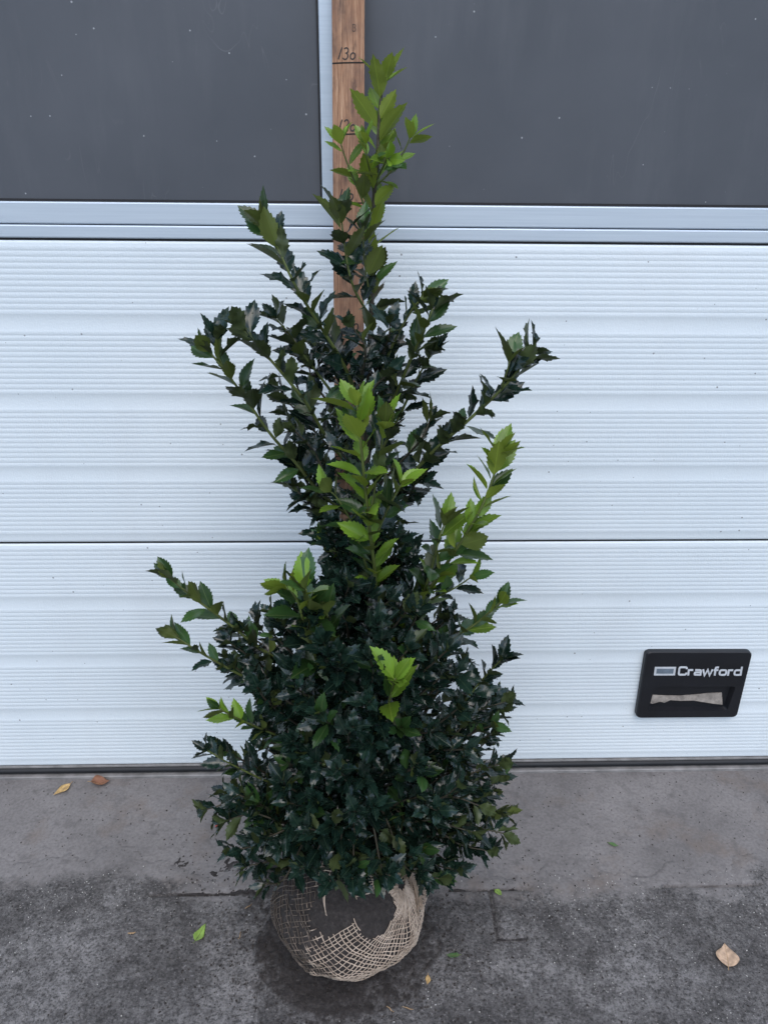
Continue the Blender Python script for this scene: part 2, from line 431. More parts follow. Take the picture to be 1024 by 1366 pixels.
# ------------------------------------------------------------------ garage door
XL, XR = -2.6, 2.8
zb = door_z(1012.5); zm = door_z(722); zt = door_z(324.3)
SEC = (zt-zb)/2
door = tag(empty('garage_door', (0, 0, 0)), 'white ribbed sectional garage door with dark glazed upper section', 'garage door')
def ribbed(z0, z1):                  # one section: four groups of twelve rounded ribs with flat bands between
    P = [(.012, z1-.0006), (.003, z1-.0010), (.0006, z1-.0026), (0, z1-.005)]
    G = (z1-z0)/4; flat = G*.178; pitch = (G-flat)/12
    z = z1
    for gq in range(4):
        top = z1-G*gq - (flat*.30 if gq else flat*.30)
        for r_ in range(12):
            for t in (.0, .12, .3, .5, .7, .88):
                P.append((-.0006*math.sin(math.pi*t)**.7 if t else 0.0, top-(r_+t)*pitch))
        P.append((0, top-12*pitch)); P.append((.0001, top-12*pitch-flat*.35))
    P += [(0, z0+.005), (.0006, z0+.0026), (.003, z0+.001), (.012, z0+.0006)]
    n = len(P); xs = [XL, XR]
    V = [(x, y, zz) for x in xs for (y, zz) in P]
    F = [(i, i+1, n+i+1, n+i) for i in range(n-1)]
    return V, F
for z0, z1 in ((zb, zm-.0011), (zm+.0011, zt-.0016)):
    o = obj('panel', *ribbed(z0, z1), M['white'], door, True)
z_r2 = door_z(305.2); z_r1t = door_z(275.5); z_top = zt+SEC
def rail(z0, z1, y=0.0, name='rail', x0=XL, x1=XR, b=.0022):
    return obj(name, *bevbox(x0, x1, y, y+.03, z0, z1, b, 2), M['alu'], door)
rail(zt+.0016, z_r2-.0008, -.0005); rail(z_r2+.0007, z_r1t, .0015)
mx0 = at_y(424.2, 10, .002).x; mx1 = mx0+.052
pane_w = .98
xs_m = [mx0-2*pane_w, mx0-pane_w, mx0, mx0+pane_w, mx0+2*pane_w]
rail(z_top-.036, z_top-.002)
for x in xs_m: rail(z_r1t+.0004, z_top-.0364, .002, 'mullion', x, x+.052)
edges = [XL-.052]+xs_m+[XR]
for a, b in zip(edges[:-1], edges[1:]):
    obj('window_pane', *boxv(a+.0525, b-.0005, .0105, .0155, z_r1t+.003, z_top-.0385), M['pane'], door)
    V, F = join([boxv(a+.0525, b-.0005, .006, .0098, z_r1t+.0005, z_r1t+.0042), boxv(a+.0525, a+.0555, .006, .0098, z_r1t+.0044, z_top-.037), boxv(b-.0035, b-.0005, .006, .0098, z_r1t+.0044, z_top-.037)])
    obj('pane_gasket', V, F, M['gap'], door)
for q in range(2):
    obj('panel', *ribbed(z_top+q*SEC+.001, z_top+(q+1)*SEC-.001), M['white'], door, True)
obj('seam_backing', *boxv(XL, XR, .032, .036, zb, z_top+2*SEC), M['gap'], door)
for z in (zm, zt): obj('seam_gasket', *boxv(XL, XR, .004, .03, z-.003, z+.003), M['gap'], door)
z_r = door_z(1015); z_rb = .0085
obj('seal_retainer', *bevbox(XL, XR, -.0015, .026, z_r, zb-.0003, .0008, 1), M['lip'], door)
P = [(.02, z_r-.0005), (.0, z_r-.0006), (-.005, z_r-.004), (-.0065, (z_r+z_rb)/2), (-.004, z_rb+.003), (.001, z_rb), (.02, z_rb)]
V = [(x, y, z) for x in (XL, XR) for y, z in P]; n = len(P)
obj('rubber_seal', V, [(i, i+1, n+i+1, n+i) for i in range(n-1)], M['rubber'], door, True)
th = obj('threshold', *bevbox(XL, XR, -.0115, .2, -.02, .0075, .0015, 1), M['lip']); tag(th, kind='structure')

# handle plate -----------------------------------------------------
hy = -.0005
cor = [at_y(u, v, hy) for u, v in ((859, 865.5), (1000, 865.5), (979, 952), (845, 953))]
def rounded(c, r, n=6):
    out = []
    for i in range(4):
        p, a, b = c[i], c[i-1], c[(i+1) % 4]
        da, db = (a-p).normalized(), (b-p).normalized()
        for k in range(n+1):
            t = k/n; out.append((p+da*r)*(1-t)**2 + p*2*t*(1-t) + (p+db*r)*t*t)
    return out
def ring(pts, y): return [Vector((p.x, y, p.z)) for p in pts]
cen = sum(cor, Vector())/4
def inset(pts, f): return [cen+(p-cen)*f for p in pts]
def hp(u, v, y): p = at_y(u, v, hy); return Vector((p.x, y, p.z))   # pixel position on the plate
O = rounded(cor, .012)
rc = [at_y(u, v, hy) for u, v in ((870, 911), (977, 911), (966, 942.5), (861.5, 942.5))]
I = rounded(rc, .007)
n = len(O)
rings = [ring(O, -.0002), ring(O, -.011), ring(inset(O, .985), -.0140), ring(I, -.0140)]
V = [p for r_ in rings for p in r_]
F = [(k*n+i, (k+1)*n+i, (k+1)*n+(i+1) % n, k*n+(i+1) % n) for k in range(3) for i in range(n)]
hd = link('handle', mesh('handle', V, F, M['plastic']), door)
rcen = sum(rc, Vector())/4
I2 = [rcen+(p-rcen)*.95 for p in I]
rings = [ring(I, -.0140), ring(I, -.0130), ring(I2, -.0030)]
V = [p for r_ in rings for p in r_]+[Vector((rcen.x, -.0028, rcen.z))]
F = [(k*n+i, (k+1)*n+i, (k+1)*n+(i+1) % n, k*n+(i+1) % n) for k in range(2) for i in range(n)] + [(2*n+i, 3*n, 2*n+(i+1) % n) for i in range(n)]
obj('grip_recess', V, F, M['plastic'], hd)
# pale dusty strip on the lower lip inside the recess
tp = [(861.5, 925), (880, 926), (905, 926.5), (925, 925), (945, 923), (961, 922.5)]
bt = [(861.5, 934), (868, 936), (878, 933), (884, 934.5), (892, 931), (905, 932), (922, 931.5), (938, 934), (950, 936), (961, 937)]
V = [hp(u, v, -.0050) for u, v in tp]+[hp(u, v, -.0085) for u, v in bt[::-1]]
k0 = len(V); V = V+[p+Vector((0, .0015, 0)) for p in V]
F = [tuple(range(k0))[::-1], tuple(range(k0, 2*k0))]+[(i, (i+1) % k0, k0+(i+1) % k0, k0+i) for i in range(k0)]
obj('dusty_lip', V, F, M['dust'], hd)
# lettering: squared letters drawn as strokes, x-height .72, cap height 1
def rr(x0, x1, y0, y1, c=.16, closed=True, start=0):
    p = [(x0+c, y0), (x1-c, y0), (x1-c*.3, y0+c*.3), (x1, y0+c), (x1, y1-c), (x1-c*.3, y1-c*.3), (x1-c, y1), (x0+c, y1), (x0+c*.3, y1-c*.3), (x0, y1-c), (x0, y0+c), (x0+c*.3, y0+c*.3)]
    return p+[p[0]] if closed else p
a1 = .1; X = .70
LET = {
 'C': (1.0, [[(.92, .70), (.92, .78), (.86, .88), (.76, .91), (.26, .91), (.14, .87), (.1, .76), (.1, .24), (.14, .13), (.26, .09), (.76, .09), (.86, .12), (.92, .22), (.92, .32)]]),
 'r': (.62, [[(.1, 0), (.1, X)], [(.1, X-.2), (.14, X-.12), (.24, X-.09), (.58, X-.09)]]),
 'a': (.86, [[(.12, X-.09), (.62, X-.09), (.72, X-.13), (.76, X-.24), (.76, 0)], [(.76, .36), (.26, .36), (.13, .32), (.1, .22), (.13, .12), (.24, .09), (.76, .09)]]),
 'w': (1.16, [[(.06, X), (.30, .02), (.58, X-.06), (.86, .02), (1.10, X)]]),
 'f': (.56, [[(.2, 0), (.2, .78), (.24, .88), (.34, .91), (.54, .91)], [(.02, X-.09), (.52, X-.09)]]),
 'o': (.90, [rr(.1, .80, .09, X-.09)]),
 'd': (.92, [rr(.1, .80, .09, X-.09), [(.80, 0), (.80, 1.0)]]),
}
def quadmap(u0, u1, vb0, vt0, y):    # maps lettering coordinates onto the plate
    o_, e_, t_ = hp(u0, vb0, y), hp(u1, vb0, y), hp(u0+1.5, vt0, y)
    return o_, e_-o_, t_-o_
def flat_strokes(parts, o_, ex, ez, sx, yb=-.0144):
    V, F = [], []
    for li, (v, f) in enumerate(parts):
        b = len(V); yo = yb-.00008*li
        V += [Vector(((o_+ex*(p.x/sx)+ez*p.y).x, yo, (o_+ex*(p.x/sx)+ez*p.y).z)) for p in v]
        F += [tuple(k+b for k in q) for q in f]
    return V, F
x = 0; parts = []
for ch in 'Crawford':
    wd, st = LET[ch]
    for s in st:
        parts.append(ribbon2([(x+px_, py_) for px_, py_ in s], .215))
    x += wd+.055
tx = x
o_, ex, ez = quadmap(900, 985, 896, 884, 0)
obj('lettering', *flat_strokes(parts, o_, ex, ez, tx), M['print'], hd)
o_, ex, ez = quadmap(868.5, 896.5, 896, 884.5, 0)
parts = [([Vector(p).to_3d() for p in ((0, 0), (1, 0), (1, 1), (0, 1))], [(0, 1, 2, 3)])]
obj('emblem', *flat_strokes(parts, o_, ex, ez, 1), M['print'], hd)
parts = [([Vector(p).to_3d() for p in ((.1, .22), (.9, .22), (.9, .78), (.1, .78))], [(0, 1, 2, 3)])]
obj('emblem_inset', *flat_strokes(parts, o_, ex, ez, 1, -.0147), M['badge'], hd)

# ------------------------------------------------------------------ measuring stick
p130 = at_y(464.5, 84, CAM.y+1.338)      # centre of the face at the 130 mark
LEAN = R(12.3)
sdv = Vector((.004, math.sin(LEAN), math.cos(LEAN))).normalized()
base = p130-sdv*1.30
sx_ = Vector((1, 0, 0)); sx_ = (sx_-sdv*sx_.dot(sdv)).normalized(); sn = sx_.cross(sdv)   # sn points to the camera
stick = empty('measuring_stick', base)
tag(stick, 'brown wooden measuring stick with handwritten heights leaning behind the shrub', 'measuring stick')
stick.rotation_euler = Matrix((sx_, -sn, sdv)).transposed().to_euler()
bpy.context.view_layer.update()
SW, STH, SL = .0245, .018, 1.43
bo = link('board', mesh('board', *bevbox(-SW, SW, 0, STH, -.03, SL, .0012, 2), M['wood']), stick)
def on_stick(name, pts_list, wd, mat, y=-.0004):
    V, F = [], []
    for li, pl in enumerate(pl_ for pl_ in pts_list):
        v, f = ribbon2(pl, wd); b = len(V)
        V += [(p.x, y-.00005*li, p.y) for p in v]; F += [tuple(k+b for k in q) for q in f]
    return link(name, mesh(name, V, F, mat), stick)
def arc(cx, cy, rx, ry, a0, a1, n=12): return [(cx+rx*math.cos(R(a0+(a1-a0)*k/n)), cy+ry*math.sin(R(a0+(a1-a0)*k/n))) for k in range(n+1)]
DG = {
 '0': [arc(.3, .38, .26, .34, 70, 430)], '1': [[(.1, 0), (.22, .5), (.36, 1)]],
 '2': [arc(.32, .72, .24, .26, 160, -20, 8)+[(.3, .3), (.05, .02), (.6, .06)]],
 '3': [arc(.3, .76, .24, .22, 150, -80, 9)+arc(.28, .28, .28, .27, 70, -150, 9)],
 '4': [[(.4, 1), (.05, .35), (.65, .38)], [(.48, .7), (.4, 0)]], '5': [[(.6, 1), (.2, .98), (.15, .6)]+arc(.3, .3, .27, .3, 100, -140, 9)],
 '6': [[(.5, 1), (.2, .6)]+arc(.32, .27, .24, .26, 170, 530, 12)], '7': [[(.05, .95), (.6, .98), (.2, 0)]],
 '8': [arc(.3, .75, .2, .22, 90, 450)+arc(.3, .27, .25, .26, 90, 450)], '9': [arc(.3, .72, .22, .25, 0, 360)+[(.5, .5), (.35, .1), (.12, .02)]],
}
rs = random.Random(5)
for mark in range(10, 141, 10):
    z = mark/100
    jog = rs.uniform(-.0015, .0015)
    on_stick('saw_mark', [[(-SW+.0003, z-.001+jog*.3), (-SW*.3, z), (SW*.4, z+.0006-jog*.2), (SW-.0003, z+.0009)]], .0020 if mark > 105 else .0012, M['kerf'])
    tx_ = str(mark); H = .0165; strokes = []; x = -.0165+(0 if len(tx_) > 2 else .012)
    for ch in tx_:
        for s in DG[ch]: strokes.append([(x+px_*H*.85+py_*H*.12, z+.0045+py_*H*(.8 if ch == '0' and mark > 100 else 1)) for px_, py_ in s])
        x += H*(.45 if ch == '1' else .66)
    on_stick('numeral', strokes, .0018, M['ink'])
sm_ = [[(.006+px_*.009, 1.343+py_*.010) for px_, py_ in s] for s in DG['3']+[[(.05, 0), (.1, 1)]]]
on_stick('numeral', sm_, .0007, M['ink'])

# ------------------------------------------------------------------ holly shrub
AX0 = Vector((BC.x, -.365, .20))
shrub = empty('holly_shrub', (BC.x, BC.y, 0))
tag(shrub, 'tall glossy dark green holly shrub with a burlap wrapped root ball', 'shrub')
VAR = {}
def leaf_mesh(kind, i):
    rg = random.Random(hash_(kind)*100+i)
    old = kind == 'old'
    nt_ = rg.choice((5, 6)) if old else rg.choice((6, 7))
    Wd = rg.uniform(.42, .54) if old else rg.uniform(.43, .56)
    fold = rg.uniform(.15, .65); wav = rg.uniform(.03, .095) if old else rg.uniform(.005, .03)
    rec = rg.uniform(-.05, .40) if old else rg.uniform(-.05, .22)
    twist = rg.uniform(-.4, .4); bend = rg.uniform(-.08, .08); wf = rg.uniform(1.2, 2.2)
    V, UV, F = [], [], []
    st = []
    for k in range(nt_):
        s0 = .03+.88*k/nt_; ds = .88/nt_
        st += [(s0+.12*ds, 0), (s0+.78*ds, 1)]
    st = [(-.14, None), (-.02, None)]+st+[(.92, 0), (1.06, None)]
    for s, tooth in st:
        if tooth is None:
            wv = .014 if s < .5 else .0015
        else:
            sc_ = min(1, max(.001, s))
            wv = Wd/2*math.sin(math.pi*sc_**.88)**.72*(1-.22*sc_**4)+.012
        for c in (-1, -.5, 0, .5, 1):
            ww = wv*c; ss = s
            zz = fold*abs(ww)*.9 - rec*max(0, s)**2*.5
            if abs(c) == 1 and tooth is not None:
                if tooth: ww *= (1.20 if old else 1.12); ss += .035
                else: ww *= .93
                zz += wav*math.sin(s*math.pi*2*wf+(0 if c > 0 else 1.3)+i)*(1.25 if tooth else .8)*math.sin(math.pi*min(1, max(0, s)))
            elif tooth is not None and abs(c) == .5: zz += .3*wav*math.sin(s*math.pi*2*wf+(0 if c > 0 else 1.3)+i) + .02*math.sin(math.pi*s)
            a = twist*max(0, s)
            V.append((ww*math.cos(a)-zz*math.sin(a)+bend*max(0, s)**2, max(-.14, ss), ww*math.sin(a)+zz*math.cos(a)))
            UV.append((s, c*max(.12, wv/(Wd/2))))
    for r_ in range(len(st)-1):
        for c in range(4):
            q = r_*5+c; F.append((q, q+1, q+6, q+5))
    return V, UV, F, rg.random()
def hash_(s): return {'old': 1, 'mid': 2, 'young': 3}[s]
NV = {'old': 26, 'mid': 14, 'young': 12}
def finish_leaf(me, UV, tints, mat):
    me.materials.append(mat)
    me.polygons.foreach_set('use_smooth', [True]*len(me.polygons))
    uvl = me.uv_layers.new(name='UVMap')
    li = np.empty(len(me.loops), dtype=np.int32); me.loops.foreach_get('vertex_index', li)
    uvl.data.foreach_set('uv', np.asarray(UV, dtype=np.float32)[li].ravel())
    at = me.attributes.new('tint', 'FLOAT', 'POINT'); at.data.foreach_set('value', np.asarray(tints, dtype=np.float32))
    me.update()
for kd, nv in NV.items():
    for i in range(nv):
        V, UV, F, t = leaf_mesh(kd, i)
        me = bpy.data.meshes.new('leaf'); me.from_pydata(V, [], F); finish_leaf(me, UV, [t]*len(V), M[kd])
        VAR[kd, i] = (me, np.array(V), UV, F, t)

leaves = []      # (kind, variant, matrix)
rl = random.Random(11)
GA = 2.39996
def put_leaf(p, d, nrm, L, kind):
    y = d.normalized(); z = (nrm-y*nrm.dot(y))
    if z.length < 1e-4: z = y.orthogonal()
    z.normalize(); x = y.cross(z)
    m = Matrix(((x.x*L, y.x*L, z.x*L, p.x+y.x*L*.12), (x.y*L, y.y*L, z.y*L, p.y+y.y*L*.12), (x.z*L, y.z*L, z.z*L, p.z+y.z*L*.12), (0, 0, 0, 1)))
    leaves.append((kind, rl.randrange(NV[kind]), m))
UPV = Vector((0, 0, 1))
def dress(pts, start, spacing, L, kindf, alpha=(40, 70), tip=True, upb=.25):
    # leaves set spirally along a shoot, closing up round its tip
    cum = [0]
    for a, b in zip(pts[:-1], pts[1:]): cum.append(cum[-1]+(b-a).length)
    tot = cum[-1]; s = start*tot; ph = rl.uniform(0, 6.28)
    while s < tot-.004:
        i = max(k for k in range(len(cum)) if cum[k] <= s); i = min(i, len(pts)-2)
        f = (s-cum[i])/max(1e-6, cum[i+1]-cum[i]); p = pts[i].lerp(pts[i+1], f)
        t = (pts[i+1]-pts[i]).normalized(); n1 = t.orthogonal().normalized(); n2 = t.cross(n1)
        q = s/tot
        r = n1*math.cos(ph)+n2*math.sin(ph)
        al = R(rl.uniform(*alpha)*(1-.35*q**3))
        d = t*math.cos(al)+r*math.sin(al)+UPV*upb*rl.uniform(0, 1)+Vector((rl.gauss(0, .2), rl.gauss(0, .2), rl.gauss(0, .2)))
        nr = t*math.sin(al)-r*math.cos(al)+Vector((rl.gauss(0, .38), rl.gauss(0, .38), rl.gauss(0, .38)))
        if nr.z < -.1 and rl.random() < .8: nr = -nr
        nr += UPV*.35
        put_leaf(p, d, nr, L*rl.uniform(.72, 1.15), kindf(q))
        ph += GA+rl.uniform(-.4, .4); s += spacing*rl.uniform(.65, 1.35)
    if tip:
        t = (pts[-1]-pts[-2]).normalized(); n1 = t.orthogonal().normalized(); n2 = t.cross(n1)
        for k in range(rl.choice((3, 4))):
            ph += 2.1; r = n1*math.cos(ph)+n2*math.sin(ph); al = R(rl.uniform(12, 50))
            put_leaf(pts[-1]-t*.004, t*math.cos(al)+r*math.sin(al), t*math.sin(al)-r*math.cos(al), L*rl.uniform(.6, 1.0), kindf(1.0))
def k_old(q): return 'old' if rl.random() < .97 else 'mid'
def k_mix(q): return 'old' if rl.random() < .72-.45*q*q else 'mid'
def k_midtip(q): return ('young' if rl.random() < .45 else 'mid') if q > .8 else ('mid' if rl.random() < .35+.5*q else 'old')
def k_young(q): return 'young' if rl.random() < .35+.65*q else 'mid'
def k_bright(q): return 'young' if rl.random() < .8 else 'mid'
def k_top(q): return ('young' if rl.random() < .9 else 'mid') if q > .80 else k_mix(q)
def P3(pts):     # (u, v, distance from the camera along the ground)
    return [at_y(u, v, CAM.y+d) for u, v, d in pts]
DA = -.365-CAM.y  # distance of the plant's axis
stems = []
def shoot(name, px, r0, r1, start, spacing, L, kindf, mat='greenbark', alpha=(40, 70), tip=True, upb=.25, **kw):
    pts = spline(P3(px), 5)
    nn = len(pts)
    V, F = tube(pts, [(r0+(r1-r0)*(k/(nn-1))**.8)*(.78 if name == 'branch' else 1) for k in range(nn)], 6)
    obj(name, V, F, M[mat], shrub, True)
    if spacing: dress(pts, start, spacing*.84, L*1.08, kindf, alpha, tip, upb)
    return pts
a = DA
main = shoot('main_stem', [(470, 1118, a), (472, 1060, a), (474, 980, a+.01), (478, 850, a+.02), (484, 700, a+.05), (490, 560, a+.08), (494, 450, a+.10), (496, 380, a+.12), (497, 290, a+.14), (503, 215, a+.155), (506, 150, a+.165), (511, 108, a+.175)],
             .0085, .0016, .66, .0125, .047, k_top, 'bark')
# upper crown
shoot('branch', [(496, 300, a+.14), (478, 255, a+.13), (462, 215, a+.12), (454, 190, a+.115)], .0022, .0012, .2, .017, .030, k_young)
shoot('branch', [(499, 250, a+.15), (520, 230, a+.14), (537, 205, a+.13), (547, 183, a+.125)], .0022, .0012, .15, .012, .034, k_young)
shoot('branch', [(498, 245, a+.15), (490, 215, a+.12), (488, 190, a+.11)], .002, .001, .3, .012, .030, k_young)
shoot('branch', [(500, 245, a+.15), (515, 215, a+.11), (519, 212, a+.10)], .002, .001, .3, .012, .032, k_young)
shoot('branch', [(492, 420, a+.10), (472, 385, a+.08), (462, 345, a+.07), (455, 290, a+.07)], .003, .0014, .1, .011, .044, k_mix)
shoot('branch', [(494, 400, a+.11), (486, 350, a+.09), (484, 310, a+.08)], .002, .001, .2, .012, .038, k_mix)
shoot('branch', [(486, 560, a+.08), (460, 490, a+.03), (425, 432, a), (395, 383, a-.02), (372, 335, a-.02), (356, 305, a-.02)], .0045, .0016, .2, .0105, .043, k_mix)
shoot('branch', [(484, 640, a+.06), (440, 590, a+.02), (410, 540, a-.01), (378, 500, a-.03), (345, 462, a-.04), (325, 440, a-.04)], .0045, .0016, .15, .011, .041, k_old)
shoot('branch', [(484, 700, a+.05), (430, 660, a+.04), (395, 618, a+.03), (360, 578, a+.02), (325, 528, a+.01), (295, 488, a), (278, 468, a)], .0045, .0017, .25, .0115, .041, k_mix)
shoot('branch', [(440, 520, a+.03), (410, 480, a+.02), (385, 445, a+.01), (368, 425, a)], .003, .0014, .1, .010, .037, k_old)
shoot('branch', [(300, 495, a+.005), (290, 470, a), (290, 452, a-.005)], .0018, .001, .4, .014, .042, k_old)
shoot('branch', [(489, 560, a+.08), (515, 480, a+.06), (545, 420, a+.04), (565, 395, a+.03)], .0035, .0014, .25, .0105, .040, k_mix)
shoot('branch', [(489, 590, a+.08), (525, 530, a+.05), (552, 470, a+.02), (572, 425, a), (577, 412, a)], .0035, .0014, .25, .0105, .038, k_mix)
shoot('branch', [(487, 640, a+.07), (530, 560, a+.06), (556, 505, a+.05), (578, 468, a+.04)], .0035, .0014, .25, .011, .036, k_old)
shoot('branch', [(484, 720, a+.05), (530, 655, a+.03), (575, 605, a+.01), (625, 560, a), (668, 520, a-.01), (700, 482, a-.01), (712, 470, a-.01)], .0045, .0017, .22, .0100, .042, k_old)
shoot('branch', [(668, 520, a-.01), (676, 495, a-.02), (680, 480, a-.02)], .0018, .0012, .3, .012, .042, k_mix)
# leader in front
shoot('branch', [(482, 860, a+.0), (500, 790, a-.07), (492, 700, a-.10), (484, 620, a-.11), (478, 560, a-.11), (476, 540, a-.11)], .0042, .0018, .35, .0095, .043, k_young)
shoot('branch', [(490, 760, a-.07), (470, 700, a-.09), (450, 665, a-.10), (440, 655, a-.10)], .0025, .0012, .4, .015, .036, k_midtip)
shoot('branch', [(492, 740, a-.07), (512, 690, a-.10), (530, 655, a-.11), (536, 645, a-.11)], .0025, .0012, .4, .014, .036, k_midtip)
shoot('branch', [(492, 700, a-.10), (505, 620, a-.11), (512, 570, a-.12)], .002, .0012, .3, .014, .042, k_midtip)
# right hand shoots
shoot('branch', [(484, 960, a-.02), (520, 870, a-.06), (560, 805, a-.08), (600, 745, a-.09), (635, 690, a-.10), (655, 645, a-.10), (666, 605, a-.10)], .0045, .0017, .3, .0085, .041, k_young)
shoot('branch', [(560, 805, a-.08), (575, 760, a-.09), (585, 720, a-.10), (592, 700, a-.10)], .003, .0014, .15, .010, .041, k_midtip)
shoot('branch', [(575, 800, a-.08), (605, 785, a-.10), (628, 770, a-.11)], .0022, .0012, .2, .014, .030, k_midtip)
shoot('branch', [(484, 990, a-.02), (530, 915, a-.05), (580, 868, a-.07), (630, 835, a-.08), (668, 803, a-.09)], .0042, .0016, .25, .011, .038, k_midtip)
shoot('branch', [(600, 960, a), (640, 910, a-.02), (668, 880, a-.03)], .003, .0014, .1, .0095, .034, k_old)
# left hand shoots
shoot('branch', [(474, 1000, a), (400, 905, a-.02), (340, 860, a-.03), (300, 828, a-.03), (262, 800, a-.04), (225, 770, a-.04)], .0045, .0016, .3, .0105, .038, k_mix)
shoot('branch', [(474, 1010, a), (380, 930, a-.03), (320, 900, a-.05), (270, 872, a-.06), (235, 850, a-.06)], .004, .0015, .3, .011, .034, k_mix)
shoot('branch', [(474, 1000, a-.01), (430, 900, a-.10), (408, 840, a-.14), (396, 800, a-.15), (382, 785, a-.15)], .004, .0016, .45, .011, .044, k_midtip)
shoot('branch', [(412, 850, a-.13), (412, 810, a-.15), (408, 785, a-.16)], .0022, .0014, .2, .012, .044, k_midtip)
shoot('branch', [(474, 1000, a-.01), (450, 900, a-.11), (440, 850, a-.13), (436, 815, a-.14)], .003, .0014, .5, .012, .038, k_midtip)
shoot('branch', [(484, 1000, a-.02), (508, 975, a-.13), (520, 930, a-.18), (527, 905, a-.195)], .003, .0016, .82, .011, .050, k_bright)
shoot('branch', [(474, 1020, a), (380, 985, a-.06), (320, 960, a-.09), (292, 945, a-.10)], .003, .0014, .3, .010, .034, k_midtip)
shoot('branch', [(474, 1060, a), (380, 1050, a-.07), (310, 1020, a-.10), (275, 1000, a-.11)], .003, .0012, .35, .0105, .029, k_old)
# low tips
for u, v, dd in ((275, 1080, -.10), (308, 1135, -.13), (352, 1180, -.16), (400, 1160, -.18), (672, 1112, -.10), (650, 1135, -.12), (610, 1160, -.15), (668, 1018, -.07), (676, 935, -.03), (560, 1165, -.17), (470, 1172, -.19), (640, 1075, -.12), (330, 1155, -.14), (520, 1168, -.185), (300, 1095, -.12), (318, 1060, -.12), (440, 1175, -.19), (585, 1172, -.16), (345, 1120, -.15), (630, 1110, -.13)):
    ux = 474+(u-474)*.35
    shoot('branch', [(472, 1105 if v > 1060 else v+110, a-.01), (ux, (1075 if v > 1060 else v+60), a+dd*.5), (474+(u-474)*.75, v-12 if v > 1060 else v+18, a+dd*.85), (u, v, a+dd)], .0032, .0013, .3, .0085, .033, k_old, 'bark', (45, 75))
shoot('branch', [(486, 720, a+.05), (455, 735, a+.02), (434, 735, a-.01), (432, 722, a-.01)], .002, .001, .3, .011, .028, k_midtip)

# twigs that fill the crown
SIL = [(425, 445, 530), (455, 415, 550), (480, 388, 560), (530, 352, 568), (580, 348, 585), (620, 364, 580), (655, 390, 556), (690, 436, 530), (720, 430, 535), (750, 428, 575), (790, 392, 600), (830, 320, 622), (870, 290, 665), (920, 285, 678), (970, 293, 668), (1020, 282, 674), (1070, 282, 672), (1110, 298, 674), (1150, 330, 650), (1178, 350, 612)]
def sil(v):
    for (v0, l0, r0), (v1, l1, r1) in zip(SIL[:-1], SIL[1:]):
        if v0 <= v <= v1:
            f = (v-v0)/(v1-v0); return l0+(l1-l0)*f, r0+(r1-r0)*f
def axis_at(z):
    for p, q in zip(main[:-1], main[1:]):
        if p.z <= z <= q.z: return p.lerp(q, (z-p.z)/(q.z-p.z))
    return main[0].copy() if z < main[0].z else main[-1].copy()
TW = []; TWP = []
cnt = 0; tries = 0
bands = [(425, 700, 25), (700, 800, 32), (800, 1177, 218)]
for v0, v1, target in bands:
    cnt = 0; tries = 0
    while cnt < target and tries < 6000:
        tries += 1
        v = rl.uniform(v0, v1); l, r_ = sil(v); mid = (l+r_)/2; hw = (r_-l)/2
        ang = rl.uniform(0, 6.283); rad = rl.uniform(.45, 1)**.5 if rl.random() < .85 else rl.random()
        if math.sin(ang) > 0 and rl.random() < .35: continue      # more twigs on the near side
        u = mid+hw*rad*math.cos(ang)
        rm = hw/FPX*1.32*.92
        ax_d = a+(.06 if v < 690 else .0)
        dpt = ax_d + min(rm, .2)*rad*math.sin(ang)
        tipp = at_y(u, v, CAM.y+dpt)
        if tipp.z < .215 or tipp.y > -.03: continue
        axp = axis_at(tipp.z); hr = math.hypot(tipp.x-axp.x, tipp.y-axp.y)
        b = axis_at(max(.22, tipp.z-.05-hr*rl.uniform(.5, 1.0)))
        m1 = b.lerp(tipp, .45)+Vector((0, 0, -.1*hr)); m2 = b.lerp(tipp, .8)+Vector((rl.gauss(0, .006), rl.gauss(0, .006), -.03*hr))
        pts = spline([b, m1, m2, tipp], 5)
        nn = len(pts)
        TW.append(tube(pts, [.0026-.0014*k/(nn-1) for k in range(nn)], 4, False))
        TWP.append(pts); ln = (tipp-b).length
        dress(pts, max(.12, 1-.13/max(ln, .05)), .0098, rl.uniform(.030, .038) if v > 700 else rl.uniform(.033, .042), (k_old if rl.random() < .92 else k_mix), (42, 78), True, .2)
        cnt += 1
V, F = join(TW)
o = obj('twigs', V, F, M['bark'], shrub, True); o['kind'] = 'stuff'
# drop leaves that would sit in the door, the stick face or the ground
def ok(m):
    p = m.translation; q = m @ Vector((0, 1, 0))
    return max(p.y, q.y) < -.02 and min(p.z, q.z) > .012
leaves = [x for x in leaves if ok(x[2])]

# which leaves show largest: coarse depth test of sample points
smp = np.array([(x * .22*(1-abs(2*s-1)**2)*2, s) for s in np.linspace(.05, .95, 8) for x in (-.9, -.3, .3, .9)])
smp3 = np.c_[smp, np.zeros(len(smp)), np.ones(len(smp))]
C = np.array(CAM); FR = np.array([rt, up, fw])
ids, us, vs2, zs = [], [], [], []
for i, (_, _, m) in enumerate(leaves):
    w_ = (np.array(m) @ smp3.T)[:3].T - C
    q = w_ @ FR.T
    us.append(512+FPX*q[:, 0]/q[:, 2]); vs2.append(683-FPX*q[:, 1]/q[:, 2]); zs.append(q[:, 2]); ids.append(np.full(len(q), i))
us, vs2, zs, ids = map(np.concatenate, (us, vs2, zs, ids))
cell = (np.floor(us/3).astype(int))*100000+np.floor(vs2/3).astype(int)
order = np.lexsort((zs, cell)); first = np.r_[True, np.diff(cell[order]) != 0]
win = ids[order][first]
score = np.bincount(win, minlength=len(leaves))
top = set(np.argsort(-score)[:300].tolist())
pinv = Matrix.Translation(-shrub.location)
